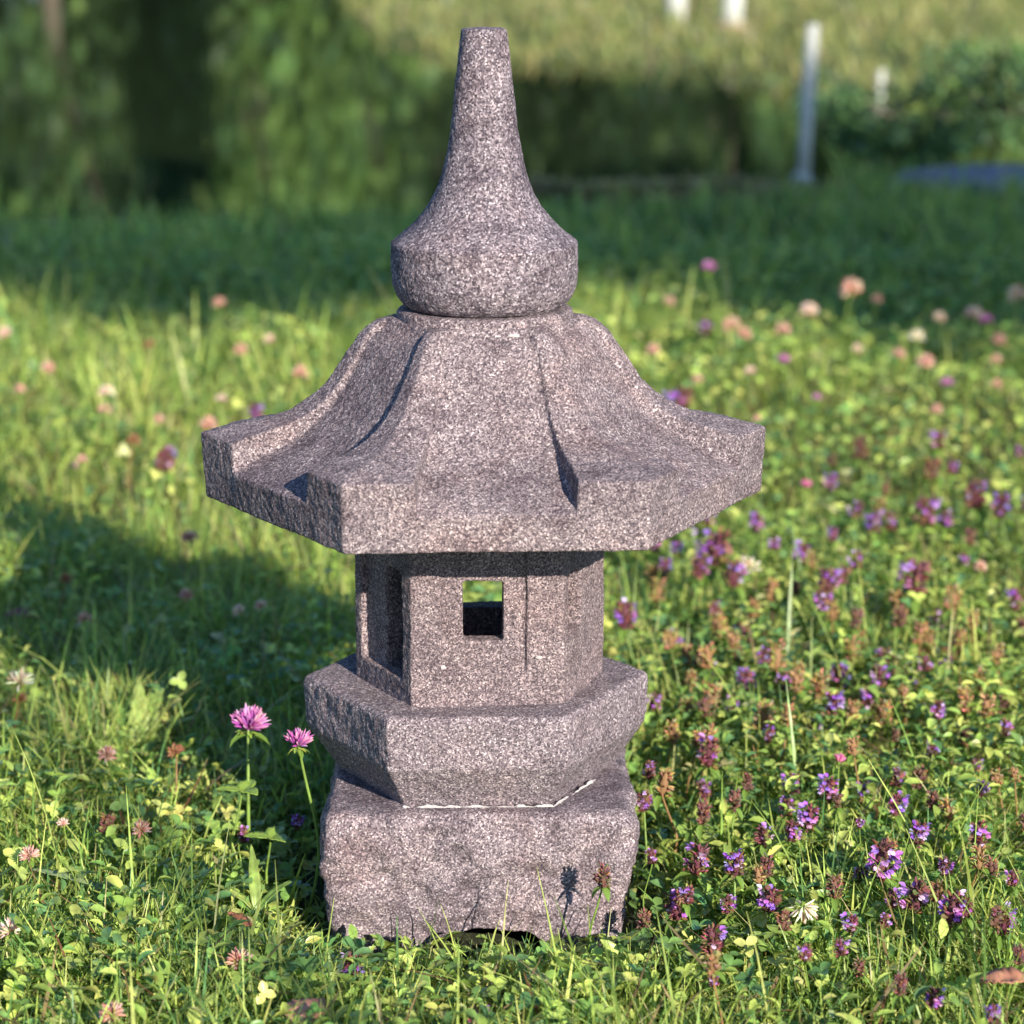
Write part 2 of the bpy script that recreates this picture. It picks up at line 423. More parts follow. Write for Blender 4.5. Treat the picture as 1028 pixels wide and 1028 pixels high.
def blades(P, hgts, wid, lean, az, bend, cols, seg=4):
    """grass blades as one (V,F,C)"""
    n = len(P); t = np.linspace(0, 1, seg + 1)
    ca, sa = np.cos(az), np.sin(az)
    ang_ = lean[:, None] + bend[:, None] * t[None]
    dl = hgts[:, None] / seg
    out = np.cumsum(np.sin(ang_) * dl, 1) - np.sin(ang_[:, :1]) * dl
    up = np.cumsum(np.cos(ang_) * dl, 1) - np.cos(ang_[:, :1]) * dl
    w = wid[:, None] * (1 - t[None] ** 2.2) * (.6 + .8 * np.minimum(t[None] * 3, 1) * .5) + .00012
    cx_ = P[:, 0, None] + out * ca[:, None]; cy_ = P[:, 1, None] + out * sa[:, None]; cz = P[:, 2, None] + up
    tw = rng.uniform(-.9, .9, n)[:, None] * t[None]
    sx = -np.sin(az[:, None] + tw); sy = np.cos(az[:, None] + tw)
    L_ = np.stack([cx_ - sx * w, cy_ - sy * w, cz], -1); Rr = np.stack([cx_ + sx * w, cy_ + sy * w, cz], -1)
    V = np.stack([L_, Rr], 2).reshape(-1, 3)
    k = (seg + 1) * 2
    f = np.array([(2 * i, 2 * i + 1, 2 * i + 3, 2 * i + 2) for i in range(seg)])
    Fc = (f[None] + np.arange(n)[:, None, None] * k).reshape(-1, 4)
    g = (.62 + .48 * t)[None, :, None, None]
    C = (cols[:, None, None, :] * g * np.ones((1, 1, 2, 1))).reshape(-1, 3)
    return V, Fc, C

def nfield(x, y, s, ox=0.0):
    """cheap smooth value noise"""
    X = x * s + ox + 100; Y = y * s + 37.7 + ox * 1.7 + 100
    xi = np.floor(X).astype(int); yi = np.floor(Y).astype(int); fx = X - xi; fy_ = Y - yi
    fx = fx * fx * (3 - 2 * fx); fy_ = fy_ * fy_ * (3 - 2 * fy_)
    def h(a, b): 
        v = np.sin(a * 127.1 + b * 311.7) * 43758.5453; return v - np.floor(v)
    return (h(xi, yi) * (1 - fx) + h(xi + 1, yi) * fx) * (1 - fy_) + (h(xi, yi + 1) * (1 - fx) + h(xi + 1, yi + 1) * fx) * fy_

def scatter(n, d0, d1, margin=.12, side=0.0):
    """points in the trapezoid the camera sees between distances d0..d1 from its foot, widened by margin"""
    pts = []
    while sum(len(p) for p in pts) < n:
        d = np.sqrt(rng.uniform(0, 1, n) * (d1 ** 2 - d0 ** 2) + d0 ** 2)
        hw = .195 * d + margin + side
        x = CX + rng.uniform(-1, 1, n) * hw
        keep = rng.uniform(0, 1, n) < 1
        pts.append(np.stack([x, d - D], -1)[keep])
    return np.concatenate(pts)[:n]
def free(P, m=.0):
    return ~((np.abs(P[:, 0] - KX) < .088 + m) & (np.abs(P[:, 1]) < .088 + m))
def frontdist(P):
    dx = np.maximum(np.abs(P[:, 0] - KX) - .09, 0); dy = np.maximum(np.abs(P[:, 1]) - .09, 0)
    return np.hypot(dx, dy)

GREENS = np.array([(.17, .30, .08), (.29, .41, .095), (.42, .52, .125), (.54, .58, .16), (.13, .26, .095), (.52, .50, .23)])
def pick(n, wts, pal=GREENS, jit=.28):
    c = pal[rng.choice(len(pal), n, p=np.array(wts) / sum(wts))]
    return c * rng.uniform(1 - jit, 1 + jit, (n, 1)) * rng.uniform(.93, 1.07, (n, 3))

# --- pond beyond the lawn
POND = [ground(*p) for p in [(-420, 232), (60, 230), (400, 224), (560, 212), (760, 206), (842, 198), (862, 150), (880, 122), (812, 104), (760, 88), (700, 74), (560, 66), (440, 62), (392, 44), (352, 10), (330, -30), (318, -62), (-900, -62)]]
def in_pond(P):
    x, y = P[:, 0], P[:, 1]; ins = np.zeros(len(P), bool); j = len(POND) - 1
    for i in range(len(POND)):
        xi, yi = POND[i]; xj, yj = POND[j]
        c = ((yi > y) != (yj > y)) & (x < (xj - xi) * (y - yi) / (yj - yi + 1e-12) + xi); ins ^= c; j = i
    return ins
def water():
    s = N('pond_water'); tc = s.n('TexCoord'); mp = s.n('Mapping'); mp.inputs['Scale'].default_value = (1.2, 7, 1); s.l(tc.outputs['Object'], mp.inputs[0])
    nz = s.n('TexNoise', Scale=2.2, Detail=3.0); s.l(mp.outputs[0], nz.inputs['Vector'])
    b = s.n('BsdfPrincipled', Roughness=.02, IOR=1.33); b.inputs['Base Color'].default_value = (.022, .034, .014, 1)
    bp = s.n('Bump', Strength=.10, Distance=.0022); s.l(nz.outputs[0], bp.inputs['Height']); s.l(bp.outputs[0], b.inputs['Normal'])
    s.l(b.outputs[0], s.out.inputs[0]); return s.m
bm = bmesh.new(); bm.faces.new([bm.verts.new((x, y, .004)) for x, y in POND]); bmesh.ops.triangulate(bm, faces=bm.faces[:]); bmesh.ops.recalc_face_normals(bm, faces=bm.faces[:])
if bm.faces[:][0].normal.z < 0: bmesh.ops.reverse_faces(bm, faces=bm.faces[:])
me = bpy.data.meshes.new('pond'); bm.to_mesh(me); bm.free()
tag(mesh_obj('pond', me, water()), kind='structure')

# --- grass
def grassiness(P):      # more blades on the left, more broad leaves on the right
    return np.clip(.72 - P[:, 0] * .55 + .5 * (nfield(P[:, 0], P[:, 1], 5, 3) - .5), .25, 1)
soup = Soup()
def add_grass(n, d0, d1, h, w, seg, margin, wts, far=False, keepall=False, mul=(1, 1, 1)):
    P = scatter(n, d0, d1, margin); P = P[free(P, -.002)]
    P = P[(frontdist(P) > .028) | (rng.uniform(0, 1, len(P)) < .35)]
    if d1 > 5: P = P[~in_pond(P)]
    if not far: P = P[rng.uniform(0, 1, len(P)) < grassiness(P)]
    n = len(P)
    cl = nfield(P[:, 0], P[:, 1], 14, 9)
    hh = rng.uniform(h[0], h[1], n) * (.7 + .7 * cl) * (1 + (rng.uniform(0, 1, n) < .04) * .6)
    if not far: hh *= np.clip(.25 + frontdist(P) / .11 * .75, .25, 1)
    ww = rng.uniform(w[0], w[1], n)
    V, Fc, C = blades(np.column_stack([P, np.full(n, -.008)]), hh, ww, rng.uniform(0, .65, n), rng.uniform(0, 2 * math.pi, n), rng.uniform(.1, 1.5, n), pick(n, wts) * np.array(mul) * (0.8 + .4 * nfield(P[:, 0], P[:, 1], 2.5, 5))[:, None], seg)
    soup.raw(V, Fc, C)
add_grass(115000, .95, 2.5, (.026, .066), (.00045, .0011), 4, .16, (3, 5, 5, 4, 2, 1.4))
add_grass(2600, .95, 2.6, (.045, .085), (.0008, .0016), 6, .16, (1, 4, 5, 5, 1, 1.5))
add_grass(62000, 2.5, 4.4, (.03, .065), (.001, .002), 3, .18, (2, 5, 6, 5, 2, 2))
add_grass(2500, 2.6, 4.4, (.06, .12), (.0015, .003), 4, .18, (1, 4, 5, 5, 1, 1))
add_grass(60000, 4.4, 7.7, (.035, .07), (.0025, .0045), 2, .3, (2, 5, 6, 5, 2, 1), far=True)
tag(soup.build('grass', M['grass']), 'thin green meadow grass all round the stone lantern', 'grass', kind='stuff')

soup = Soup()
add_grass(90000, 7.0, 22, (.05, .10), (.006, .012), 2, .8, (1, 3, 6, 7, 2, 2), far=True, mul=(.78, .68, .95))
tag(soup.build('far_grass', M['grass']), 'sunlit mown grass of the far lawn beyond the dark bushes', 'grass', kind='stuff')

# --- dead straw in the thatch
soup = Soup()
P = scatter(9000, 1.0, 3.2, .15); P = P[free(P) & (frontdist(P) > .10)]; n = len(P)
straw = np.array([(.36, .27, .14), (.28, .19, .09), (.20, .10, .05)])
V, Fc, C = blades(np.column_stack([P, rng.uniform(.002, .03, n)]), rng.uniform(.02, .06, n), rng.uniform(.0005, .0012, n), rng.uniform(.7, 1.6, n), rng.uniform(0, 6.3, n), rng.uniform(-.3, .5, n), pick(n, (3, 3, 2), straw), 3)
soup.raw(V, Fc, C)
tag(soup.build('dead_straw', M['grass']), 'dry tan straw lying among the green grass', 'straw', kind='stuff')

# --- clover and broad leaves
LT, LF = leaf_template(.40, .25, .12, True)
LO, LOF = leaf_template(.25, .30, .35)
def broadleaf_cover():
    s = Soup()
    def clover(n, d0, d1, size, hz, margin, keep):
        P = scatter(n, d0, d1, margin); P = P[free(P, .004) & ((frontdist(P) > .03) | (rng.uniform(0, 1, len(P)) < .4))]
        P = P[rng.uniform(0, 1, len(P)) < keep(P)]
        n = len(P)
        z = rng.uniform(hz[0], hz[1], n) * (.6 + .8 * nfield(P[:, 0], P[:, 1], 9, 21)) * np.clip(.15 + frontdist(P) / .11 * .85, .15, 1)
        sz = rng.uniform(size[0], size[1], n)
        a = rng.uniform(0, 6.283, n); tx = rng.normal(0, .35, n); ty = rng.normal(0, .35, n)
        base = np.einsum('nij,njk->nik', rotx(tx), roty(ty))
        col = pick(n, (4, 5, 4, 2, 3, .3))
        for k in range(3):
            el = rng.uniform(-.1, .55, n)
            m = np.einsum('nij,njk,nkl->nil', base, rotz(a + k * 2.094 + rng.normal(0, .12, n)), rotx(el)) * sz[:, None, None]
            s.add(LT, LF, None, m, np.column_stack([P, z]), col * rng.uniform(.85, 1.15, (n, 1)), [1.2, .9, 1.2, 1.05, .95, 1.05, 1, 1.0, 1, .95, 1, .95, .9, 1, .9])
        # petioles
        V, Fc, C = blades(np.column_stack([P, np.full(n, -.005)]), z + .005, np.full(n, .0006), np.zeros(n), a, np.zeros(n), col * 1.1, 1)
        s.raw(V, Fc, C)
    def ovate(n, d0, d1, size, hz, margin, keep, wts=(3, 5, 5, 3, 3, .6)):
        P = scatter(n, d0, d1, margin); P = P[free(P, .006) & ((frontdist(P) > .03) | (rng.uniform(0, 1, len(P)) < .4))]
        P = P[rng.uniform(0, 1, len(P)) < keep(P)]
        P = P[rng.uniform(0, 1, len(P)) < np.clip(2.6 * nfield(P[:, 0], P[:, 1], 11, 71) - .45, .12, 1)]
        n = len(P)
        z = rng.uniform(hz[0], hz[1], n) * (.6 + .8 * nfield(P[:, 0], P[:, 1], 9, 2)) * np.clip(.15 + frontdist(P) / .11 * .85, .15, 1)
        m = np.einsum('nij,njk,nkl->nil', rotz(rng.uniform(0, 6.283, n)), rotx(rng.uniform(-.25, 1.1, n)), roty(rng.normal(0, .4, n))) * rng.uniform(size[0], size[1], n)[:, None, None]
        s.add(LO, LOF, None, m, np.column_stack([P, z]), pick(n, wts), [1, .8, 1, 1, .85, 1, 1, .9, 1, 1, .95, 1, 1, 1, 1])
    right = lambda P: np.clip(.48 + P[:, 0] * 1.1 + .5 * (nfield(P[:, 0], P[:, 1], 6, 44) - .5), .16, 1)
    patch = lambda P: np.clip(3.2 * (nfield(P[:, 0], P[:, 1], 7, 12) - .35), .06, 1)
    clover(17000, 1.0, 2.5, (.005, .0092), (.012, .046), .16, patch)
    clover(8000, 2.5, 4.4, (.007, .011), (.02, .05), .18, patch)
    ovate(52000, 1.0, 2.5, (.006, .0135), (.004, .046), .16, right)
    ovate(24000, 2.5, 4.4, (.010, .017), (.01, .052), .18, right)
    ovate(5000, 1.0, 1.55, (.006, .013), (.002, .020), .16, lambda P: np.ones(len(P)))
    return s
tag(broadleaf_cover().build('clover_leaves', M['leaf']), 'low carpet of clover and self-heal leaves under the flowers', 'ground cover', kind='stuff')

# ------------------------------------------------------------------ flowers
def spindle(nr=4, sides=4, r=.10, curve=.18):
    T = []; ts = [0, .35, .75, 1.0]; rs = [.5, 1.0, .95, .15]
    for t, rr_ in zip(ts, rs):
        for k in range(sides):
            a = 2 * math.pi * k / sides
            T.append((rr_ * r * math.cos(a), rr_ * r * .7 * math.sin(a) + curve * t * t, t))
    f = []
    for i in range(3):
        for k in range(sides): f.append((i * sides + k, i * sides + (k + 1) % sides, (i + 1) * sides + (k + 1) % sides, (i + 1) * sides + k))
    return np.array(T), f
SP, SPF = spindle()
def dirmat(d, roll):
    """matrix taking +z to d"""
    d = Vector(d).normalized(); q = Vector((0, 0, 1)).rotation_difference(d).to_matrix() @ Matrix.Rotation(roll, 3, 'Z')
    return np.array(q)
def yup(d, roll=0):
    """matrix taking +y (leaf axis) to d, leaf face up-ish"""
    d = Vector(d).normalized(); s_ = d.cross(Vector((0, 0, 1)))
    if s_.length < .05: s_ = Vector((1, 0, 0))
    s_.normalize(); u = s_.cross(d)
    m = Matrix((s_, d, u)).transposed() @ Matrix.Rotation(roll, 3, 'Y')
    return np.array(m)

def clover_head(kind, seed):
    """head of radius about 1 centred a little above the origin; returns mesh"""
    r_ = random.Random(seed); s = Soup()
    pal = dict(pink=[(.52, .15, .46), (.66, .28, .58), (.45, .10, .40)], salmon=[(.66, .32, .28), (.74, .44, .38), (.82, .60, .54)],
               pale=[(.84, .66, .62), (.88, .76, .70), (.74, .45, .44)], brown=[(.42, .20, .11), (.34, .15, .09), (.50, .28, .16)],
               bud=[(.70, .16, .42), (.60, .10, .34), (.78, .32, .52)], white=[(.90, .84, .74), (.92, .87, .78), (.78, .60, .48)])[kind]
    nf = dict(pink=78, salmon=70, pale=60, brown=60, bud=44, white=26)[kind]
    low = dict(pink=-.15, salmon=-.55, pale=-.35, brown=-.6, bud=.35, white=-.2)[kind]
    ms, lo, co = [], [], []
    for i in range(nf):
        t = (i + .5) / nf; z = 1 - t * (1 - low); a = i * 2.39996 + r_.uniform(-.2, .2)
        q = math.sqrt(max(0, 1 - z * z))
        d = (q * math.cos(a) + r_.uniform(-.12, .12), q * math.sin(a) + r_.uniform(-.12, .12), z + (.55 if kind in ('pink', 'bud') else .25) + r_.uniform(-.1, .1))
        L = r_.uniform(.82, 1.1) * (.95 if kind != 'bud' else .85)
        ms.append(dirmat(d, r_.uniform(0, 6.3)) * L); lo.append((d[0] * .16, d[1] * .16, d[2] * .16)); co.append([c * r_.uniform(.85, 1.15) for c in r_.choice(pal)])
    base = (1.0, .95, .9) if kind != 'pink' else (1.25, 2.1, 1.35)
    tip = (1.05, 1.1, 1.05) if kind == 'pink' else (1.1, 1.12, 1.1)
    sh = [(.75, .9, .5)] * 4 + [base] * 4 + [(1, 1, 1)] * 4 + [tip] * 4
    if kind == 'pink': sh = [(.7, 1.6, .5)] * 4 + [(.85, .75, .95)] * 4 + [(1, 1, 1)] * 4 + [(1.22, 1.9, 1.3)] * 4
    s.add(SP, SPF, None, np.array(ms), np.array(lo), np.array(co), sh)
    me = np_mesh('flower_head', np.concatenate(s.V), np.concatenate(s.F4), None, np.clip(np.concatenate(s.C), 0, .95)); me.materials.append(M['petal'])
    return me
def calyx_mesh(seed, col=(.30, .36, .08), n=9, L=.55):
    r_ = random.Random(seed); s = Soup(); ms, lo, co = [], [], []
    for i in range(n):
        a = i * 2.39996; d = (math.cos(a), math.sin(a), r_.uniform(-.15, .6))
        ms.append(yup(d) * L * r_.uniform(.7, 1.1)); lo.append((0, 0, -.02)); co.append([c * r_.uniform(.8, 1.2) for c in col])
    s.add(LO, LOF, None, np.array(ms), np.array(lo), np.array(co))
    me = np_mesh('calyx', np.concatenate(s.V), np.concatenate(s.F4), None, np.concatenate(s.C)); me.materials.append(M['leaf'])
    return me
def bract_mesh(seed):
    r_ = random.Random(seed); s = Soup(); ms, lo, co = [], [], []
    for a in (.3, 2.5, 4.3):
        a += r_.uniform(-.4, .4); d = (math.cos(a), math.sin(a), r_.uniform(-.55, .1))
        ms.append(yup(d) * r_.uniform(.75, 1.1)); lo.append((0, 0, -.05)); co.append((.16, .26, .05))
    s.add(LO, LOF, None, np.array(ms), np.array(lo), np.array(co))
    me = np_mesh('bract_leaf', np.concatenate(s.V), np.concatenate(s.F4), None, np.concatenate(s.C)); me.materials.append(M['leaf'])
    return me
def stem_mesh(seed, col=(.22, .34, .07), bend=.12):
    """unit height, unit radius stem, bends away and comes back"""
    r_ = random.Random(seed); n = 8; V = []; a = r_.uniform(0, 6.3)
    for i in range(n + 1):
        t = i / n; q = bend * math.sin(t * math.pi) * (1 + .3 * math.sin(5 * t))
        for k in range(6):
            b = 2 * math.pi * k / 6; V.append((q * math.cos(a), q * math.sin(a), t, math.cos(b), math.sin(b)))
    return V
def make_stem(h, rad, seed, col, parent):
    V = [(x * h + cx * rad * (1.15 - .3 * t), y * h + cy * rad * (1.15 - .3 * t), t * (h + .01) - .01) for x, y, t, cx, cy in stem_mesh(seed)]
    f = [(i * 6 + k, i * 6 + (k + 1) % 6, (i + 1) * 6 + (k + 1) % 6, (i + 1) * 6 + k) for i in range(8) for k in range(6)]
    me = np_mesh('stem', np.array(V), f, None, np.tile(np.array(col), (len(V), 1))); return mesh_obj('stem', me, M['leaf'], parent)
STEMS = {}
def shared_stem(parent, h, thick, col_key):
    key = (col_key, random.randrange(4))
    if key not in STEMS:
        cols = dict(green=(.22, .33, .07), brown=(.34, .20, .09), pale=(.36, .40, .16))
        o = make_stem(.08, .0010, hash(key[1]) + 5, cols[col_key], parent); STEMS[key] = o.data
    else:
        o = bpy.data.objects.new('stem', STEMS[key]); link(o, parent)
    o.scale = (thick, thick, h / .08); return o
CLV = {}
def place_clover(px, py, size, kind, h=None, label=None, group=None, name=None, tilt=None, detail=True):
    """size: head width in photo pixels"""
    h = h if h is not None else random.uniform(.055, .085)
    x, y = ground(px, py, h)
    rad = size / 2 * depth(y, h) / F
    key = (kind, random.randrange(3))
    if key not in CLV: CLV[key] = (clover_head(kind, hash(kind) % 99 + key[1]) if False else clover_head(kind, len(kind) * 7 + key[1]), calyx_mesh(key[1]), bract_mesh(key[1] + 3))
    nm = name or dict(pink='red_clover_flower', bud='red_clover_flower', salmon='clover_flower', pale='clover_flower', brown='clover_seed_head', white='white_clover_flower')[kind]
    t = empty(nm, (x, y, 0), random.uniform(0, 6.3))
    cat = 'seed head' if kind == 'brown' else 'flower'
    tag(t, label, cat, group)
    shared_stem(t, h, min(1.2, rad / .011 * .9 + .2), 'green' if kind != 'brown' else 'brown')
    hd = bpy.data.objects.new('flower_head', CLV[key][0]); link(hd, t); hd.location = (0, 0, h - .25 * rad); hd.scale = (rad * .95,) * 3
    tl = tilt if tilt else (random.uniform(-.35, .35), random.uniform(-.35, .35)); hd.rotation_euler = (tl[0], tl[1], 0)
    if kind in ('white', 'pale') and random.random() < .4: hd.rotation_euler[0] += .4
    if detail:
        c = bpy.data.objects.new('calyx', CLV[key][1]); link(c, t); c.location = (0, 0, h - .45 * rad); c.scale = (rad,) * 3
        if kind in ('pink', 'bud', 'salmon'):
            b = bpy.data.objects.new('bract_leaf', CLV[key][2]); link(b, t); b.location = (0, 0, h - .5 * rad); b.scale = (rad * .95,) * 3
    return t

# self-heal: spike of bracts with purple hooded flowers
def heal_spike(kind, seed):
    """radius 1, height about 2.6"""
    r_ = random.Random(seed); s = Soup(); ms, lo, co = [], [], []
    pal = dict(purple=[(.20, .07, .09), (.28, .10, .11), (.16, .10, .06), (.24, .16, .08)], brown=[(.24, .12, .09), (.30, .16, .10), (.18, .09, .08), (.30, .13, .14), (.20, .17, .08)],
               orange=[(.42, .24, .12), (.40, .32, .13), (.50, .36, .20), (.32, .32, .10), (.30, .16, .10)])[kind]
    rows = 6; msb, lob, cob = [], [], []
    for j in range(rows):
        z = j / (rows - 1) * 2.1; rad = math.sqrt(max(.1, 1 - ((z - .9) / 1.75) ** 2)) * .8
        for k in range(9):
            a = r_.uniform(0, 6.283); up_ = r_.uniform(.15, 1.1) + .5 * j / rows
            d = (math.cos(a), math.sin(a), up_); zz = z + r_.uniform(-.18, .18)
            ms.append(dirmat(d, r_.uniform(0, 6.3)) @ np.diag([1.7, 1.7, 1]) * r_.uniform(.45, .8)); lo.append((rad * .45 * math.cos(a), rad * .45 * math.sin(a), zz))
            co.append([c * r_.uniform(.7, 1.45) for c in r_.choice(pal)])
            if k < 4:
                msb.append(yup((math.cos(a), math.sin(a), r_.uniform(-.3, .8)), r_.uniform(-.6, .6)) * r_.uniform(.5, .85)); lob.append((rad * .5 * math.cos(a), rad * .5 * math.sin(a), zz))
                cob.append([c * r_.uniform(.8, 1.3) for c in r_.choice(pal + [(.20, .22, .06)])])
    s.add(SP, SPF, None, np.array(ms), np.array(lo), np.array(co), [.8] * 4 + [1] * 4 + [1.15] * 4 + [1.4] * 4)
    s.add(LT, LF, None, np.array(msb), np.array(lob), np.array(cob), [1.2] * 3 + [1.1] * 3 + [1] * 3 + [.9] * 3 + [.7] * 3)
    # core
    ns = 8; V = []; 
    for z, q in ((-.1, .2), (.3, .38), (1.2, .42), (2.0, .3), (2.4, .1)):
        for k in range(ns): V.append((q * math.cos(2 * math.pi * k / ns), q * math.sin(2 * math.pi * k / ns), z))
    f = np.array([(i * ns + k, i * ns + (k + 1) % ns, (i + 1) * ns + (k + 1) % ns, (i + 1) * ns + k) for i in range(4) for k in range(ns)])
    s.raw(np.array(V), f, np.tile(np.array(pal[0]) * .8, (len(V), 1)))
    me = np_mesh('flower_spike', np.concatenate(s.V), np.concatenate(s.F4), None, np.concatenate(s.C)); me.materials.append(M['petal'])
    return me
def heal_petals(seed, n=9):
    r_ = random.Random(seed); s = Soup(); ms, lo, co = [], [], []
    for i in range(n):
        a = r_.uniform(0, 6.3); z = r_.uniform(.5, 2.3); 
        b = Vector((math.cos(a), math.sin(a), 0)) * .62 + Vector((0, 0, z))
        c = [q * r_.uniform(.75, 1.2) for q in r_.choice([(.46, .20, .74), (.58, .32, .84), (.76, .58, .92), (.66, .28, .66)])]
        for dd, L in (((math.cos(a), math.sin(a), .75), .62), ((math.cos(a + .5), math.sin(a + .5), -.35), .42), ((math.cos(a - .5), math.sin(a - .5), -.35), .42), ((math.cos(a), math.sin(a), -.1), .5)):
            ms.append(yup(dd, r_.uniform(-.3, .3)) * L); lo.append(tuple(b)); co.append(c)
    s.add(LT, LF, None, np.array(ms), np.array(lo), np.array(co), [.8] * 3 + [.9] * 3 + [1] * 3 + [1.1] * 3 + [1.25] * 3)
    me = np_mesh('petals', np.concatenate(s.V), np.concatenate(s.F4), None, np.concatenate(s.C)); me.materials.append(M['petal'])
    return me
HL = {}
def place_heal(px, py, size, kind, h=None, label=None, group=None, detail=True, tilt=None, petals=None):
    """size: spike width in photo pixels, (px, py) its middle"""
    h = h if h is not None else random.uniform(.045, .07)
    x, y = ground(px, py, h)
    rad = 1.08 * size / 2 * depth(y, h) / F
    key = (kind, random.randrange(4))
    if key not in HL: HL[key] = (heal_spike(kind, key[1] * 5 + len(kind)), heal_petals(key[1] + 20, 8 + 4 * key[1]), bract_mesh(key[1] + 9))
    t = empty('self_heal_flower' if kind == 'purple' else 'self_heal_seed_head', (x, y, 0), random.uniform(0, 6.3))
    tag(t, label, 'flower' if kind == 'purple' else 'seed head', group)
    zb = h - 1.2 * rad
    shared_stem(t, zb, min(1.3, rad / .009), 'green' if kind != 'orange' else 'brown')
    tl = tilt or (random.uniform(-.22, .22), random.uniform(-.22, .22))
    sp = bpy.data.objects.new('flower_spike', HL[key][0]); link(sp, t); sp.location = (0, 0, zb); sp.scale = (rad * .8,) * 3; sp.rotation_euler = (*tl, 0)
    if kind == 'purple':
        pt = bpy.data.objects.new('petals', HL[key][1]); link(pt, t); pt.location = (0, 0, zb); pt.scale = (rad * .85,) * 3; pt.rotation_euler = (*tl, random.uniform(0, 6))
    if detail:
        b = bpy.data.objects.new('bract_leaf', HL[key][2]); link(b, t); b.location = (0, 0, zb); b.scale = (rad * 1.5,) * 3
    return t

C_ = place_clover; S_ = place_heal
# flowers the photo shows plainly, each with its own label
C_(249, 727, 44, 'pink', .098, 'large pink red clover head on a tall stem left of the stone lantern', tilt=(-.1, -.15))
C_(299, 745, 33, 'pink', .112, 'smaller pink clover head touching the left corner of the stone platform', tilt=(.05, -.1))
C_(842, 764, 20, 'bud', .075, 'bright magenta clover bud standing alone right of the lantern base')
C_(752, 568, 26, 'white', .07, 'creamy white clover head below the right side of the roof', tilt=(.3, .2))
C_(20, 682, 30, 'white', .075, 'faded white clover head at the left edge beside an orange tuft', tilt=(.2, -.2))
C_(20, 700, 16, 'brown', .06, 'small orange brown tuft just below the white clover at the left edge')
C_(107, 756, 20, 'salmon', .06, 'salmon pink clover head left of the big pink clover, above the grass')
C_(177, 753, 18, 'brown', .06, 'brownish clover seed head between the salmon head and the tall pink clover')
C_(63, 826, 13, 'pale', .055, 'tiny pale pink clover head above the dusty pink one at the left')
C_(142, 831, 21, 'salmon', .05, 'light salmon clover head right of a dark purple spike in the left grass')
C_(30, 857, 21, 'salmon', .05, 'dusty pink round clover head near the left edge, below the tiny pale one')
C_(10, 933, 27, 'pale', .045, 'pale pink and white clover head cut by the left edge near the bottom')
C_(240, 962, 27, 'salmon', .042, 'rosy clover head on a pale stem in the lower left grass', tilt=(.1, .1))
C_(112, 1016, 27, 'salmon', .042, 'salmon clover head cut off by the bottom edge at the left')
S_(104, 824, 20, 'brown', .05, 'dark purple self-heal spike beside the light salmon clover head')
S_(246, 836, 15, 'purple', .035, 'small lilac flower at the foot of the tall pink clover')
S_(298, 824, 13, 'purple', .04, 'small grey lilac flower under the smaller pink clover')
S_(605, 877, 21, 'brown', z_at(877, -.128) , 'reddish brown seed head in front of the base block casting its shadow on it', tilt=(0, 0))
S_(355, 968, 25, 'purple', .026, 'self-heal flower low in the grass under the left front of the base block')
S_(478, 1020, 25, 'purple', .026, 'self-heal flower at the bottom edge in front of the lantern')
C_(806, 905, 34, 'white', .055, 'withered drooping cream clover head in the lower right flowers', tilt=(2.6, .2))
S_(697, 860, 28, 'purple', .05, 'large self-heal spike nearest the right side of the base block, upper of two')
S_(681, 906, 27, 'purple', .045, 'large violet self-heal spike below another, close to the base block')
S_(738, 865, 22, 'purple', .05, 'self-heal spike between the base block pair and a brown seed head')
S_(770, 868, 19, 'brown', .05, 'brown seed head above the withered cream clover, at its left')
S_(772, 900, 24, 'purple', .05, 'reddish self-heal spike just left of the withered cream clover')
S_(787, 922, 20, 'brown', .045, 'dark red seed head under the withered cream clover')
S_(885, 860, 34, 'purple', .055, 'biggest violet self-heal spike in the lower right flowers')
S_(919, 897, 29, 'purple', .05, 'dark self-heal spike with two violet petals below the biggest violet spike')
S_(955, 909, 29, 'purple', .05, 'second of the two neighbouring self-heal spikes low on the right, the right one')
S_(1008, 921, 26, 'purple', .05, 'lilac self-heal spike at the right edge above the dry leaf')
S_(983, 836, 25, 'purple', .055, 'violet self-heal flower on an orange spike near the right edge')
S_(715, 942, 26, 'purple', .04, 'self-heal spike with violet side flowers over an orange tuft, lower right of the base block')
S_(712, 751, 28, 'purple', .06, 'bright purple self-heal pair level with the platform, right of the lantern')
S_(651, 772, 16, 'purple', .06, 'narrow purple self-heal flower just right of the platform')
S_(647, 803, 18, 'purple', .055, 'purple self-heal flower touching the right edge of the base block')
S_(832, 790, 22, 'purple', .06, 'brown and purple self-heal spike right below the magenta bud')
S_(810, 818, 22, 'purple', .05, 'small purple flower at the lower left of the magenta bud')
S_(738, 800, 18, 'brown', .06, 'dark brown seed head right of the base block top')
S_(646, 921, 18, 'brown', .035, 'dark pink seed head beside the lower right corner of the base block')
S_(717, 545, 34, 'purple', .085, 'tall bright violet self-heal spike just below the right roof corner')
S_(702, 566, 20, 'purple', .075, 'violet self-heal flower leaning against the tall bright spike below the roof corner')
S_(628, 615, 24, 'purple', .075, 'purple flower on a brown spike beside the light chamber')
S_(918, 575, 32, 'purple', .075, 'large blurred violet self-heal cluster right of centre, near the right edge')
S_(926, 508, 28, 'purple', .075, 'blurred violet cluster above another one near the right edge')
S_(980, 494, 25, 'purple', .08, 'blurred lilac self-heal head at the right, left of a pinkish one')
S_(1006, 506, 20, 'purple', .075, 'blurred pinkish self-heal head at the right edge')
S_(832, 580, 22, 'purple', .075, 'blurred purple self-heal flower beside a long pale grass blade')
C_(711, 269, 17, 'pink', .13, 'blurred pink clover head rising against the shaded lawn right of the finial')
C_(855, 288, 24, 'salmon', .12, 'blurred salmon clover head rising against the shaded lawn at the right')
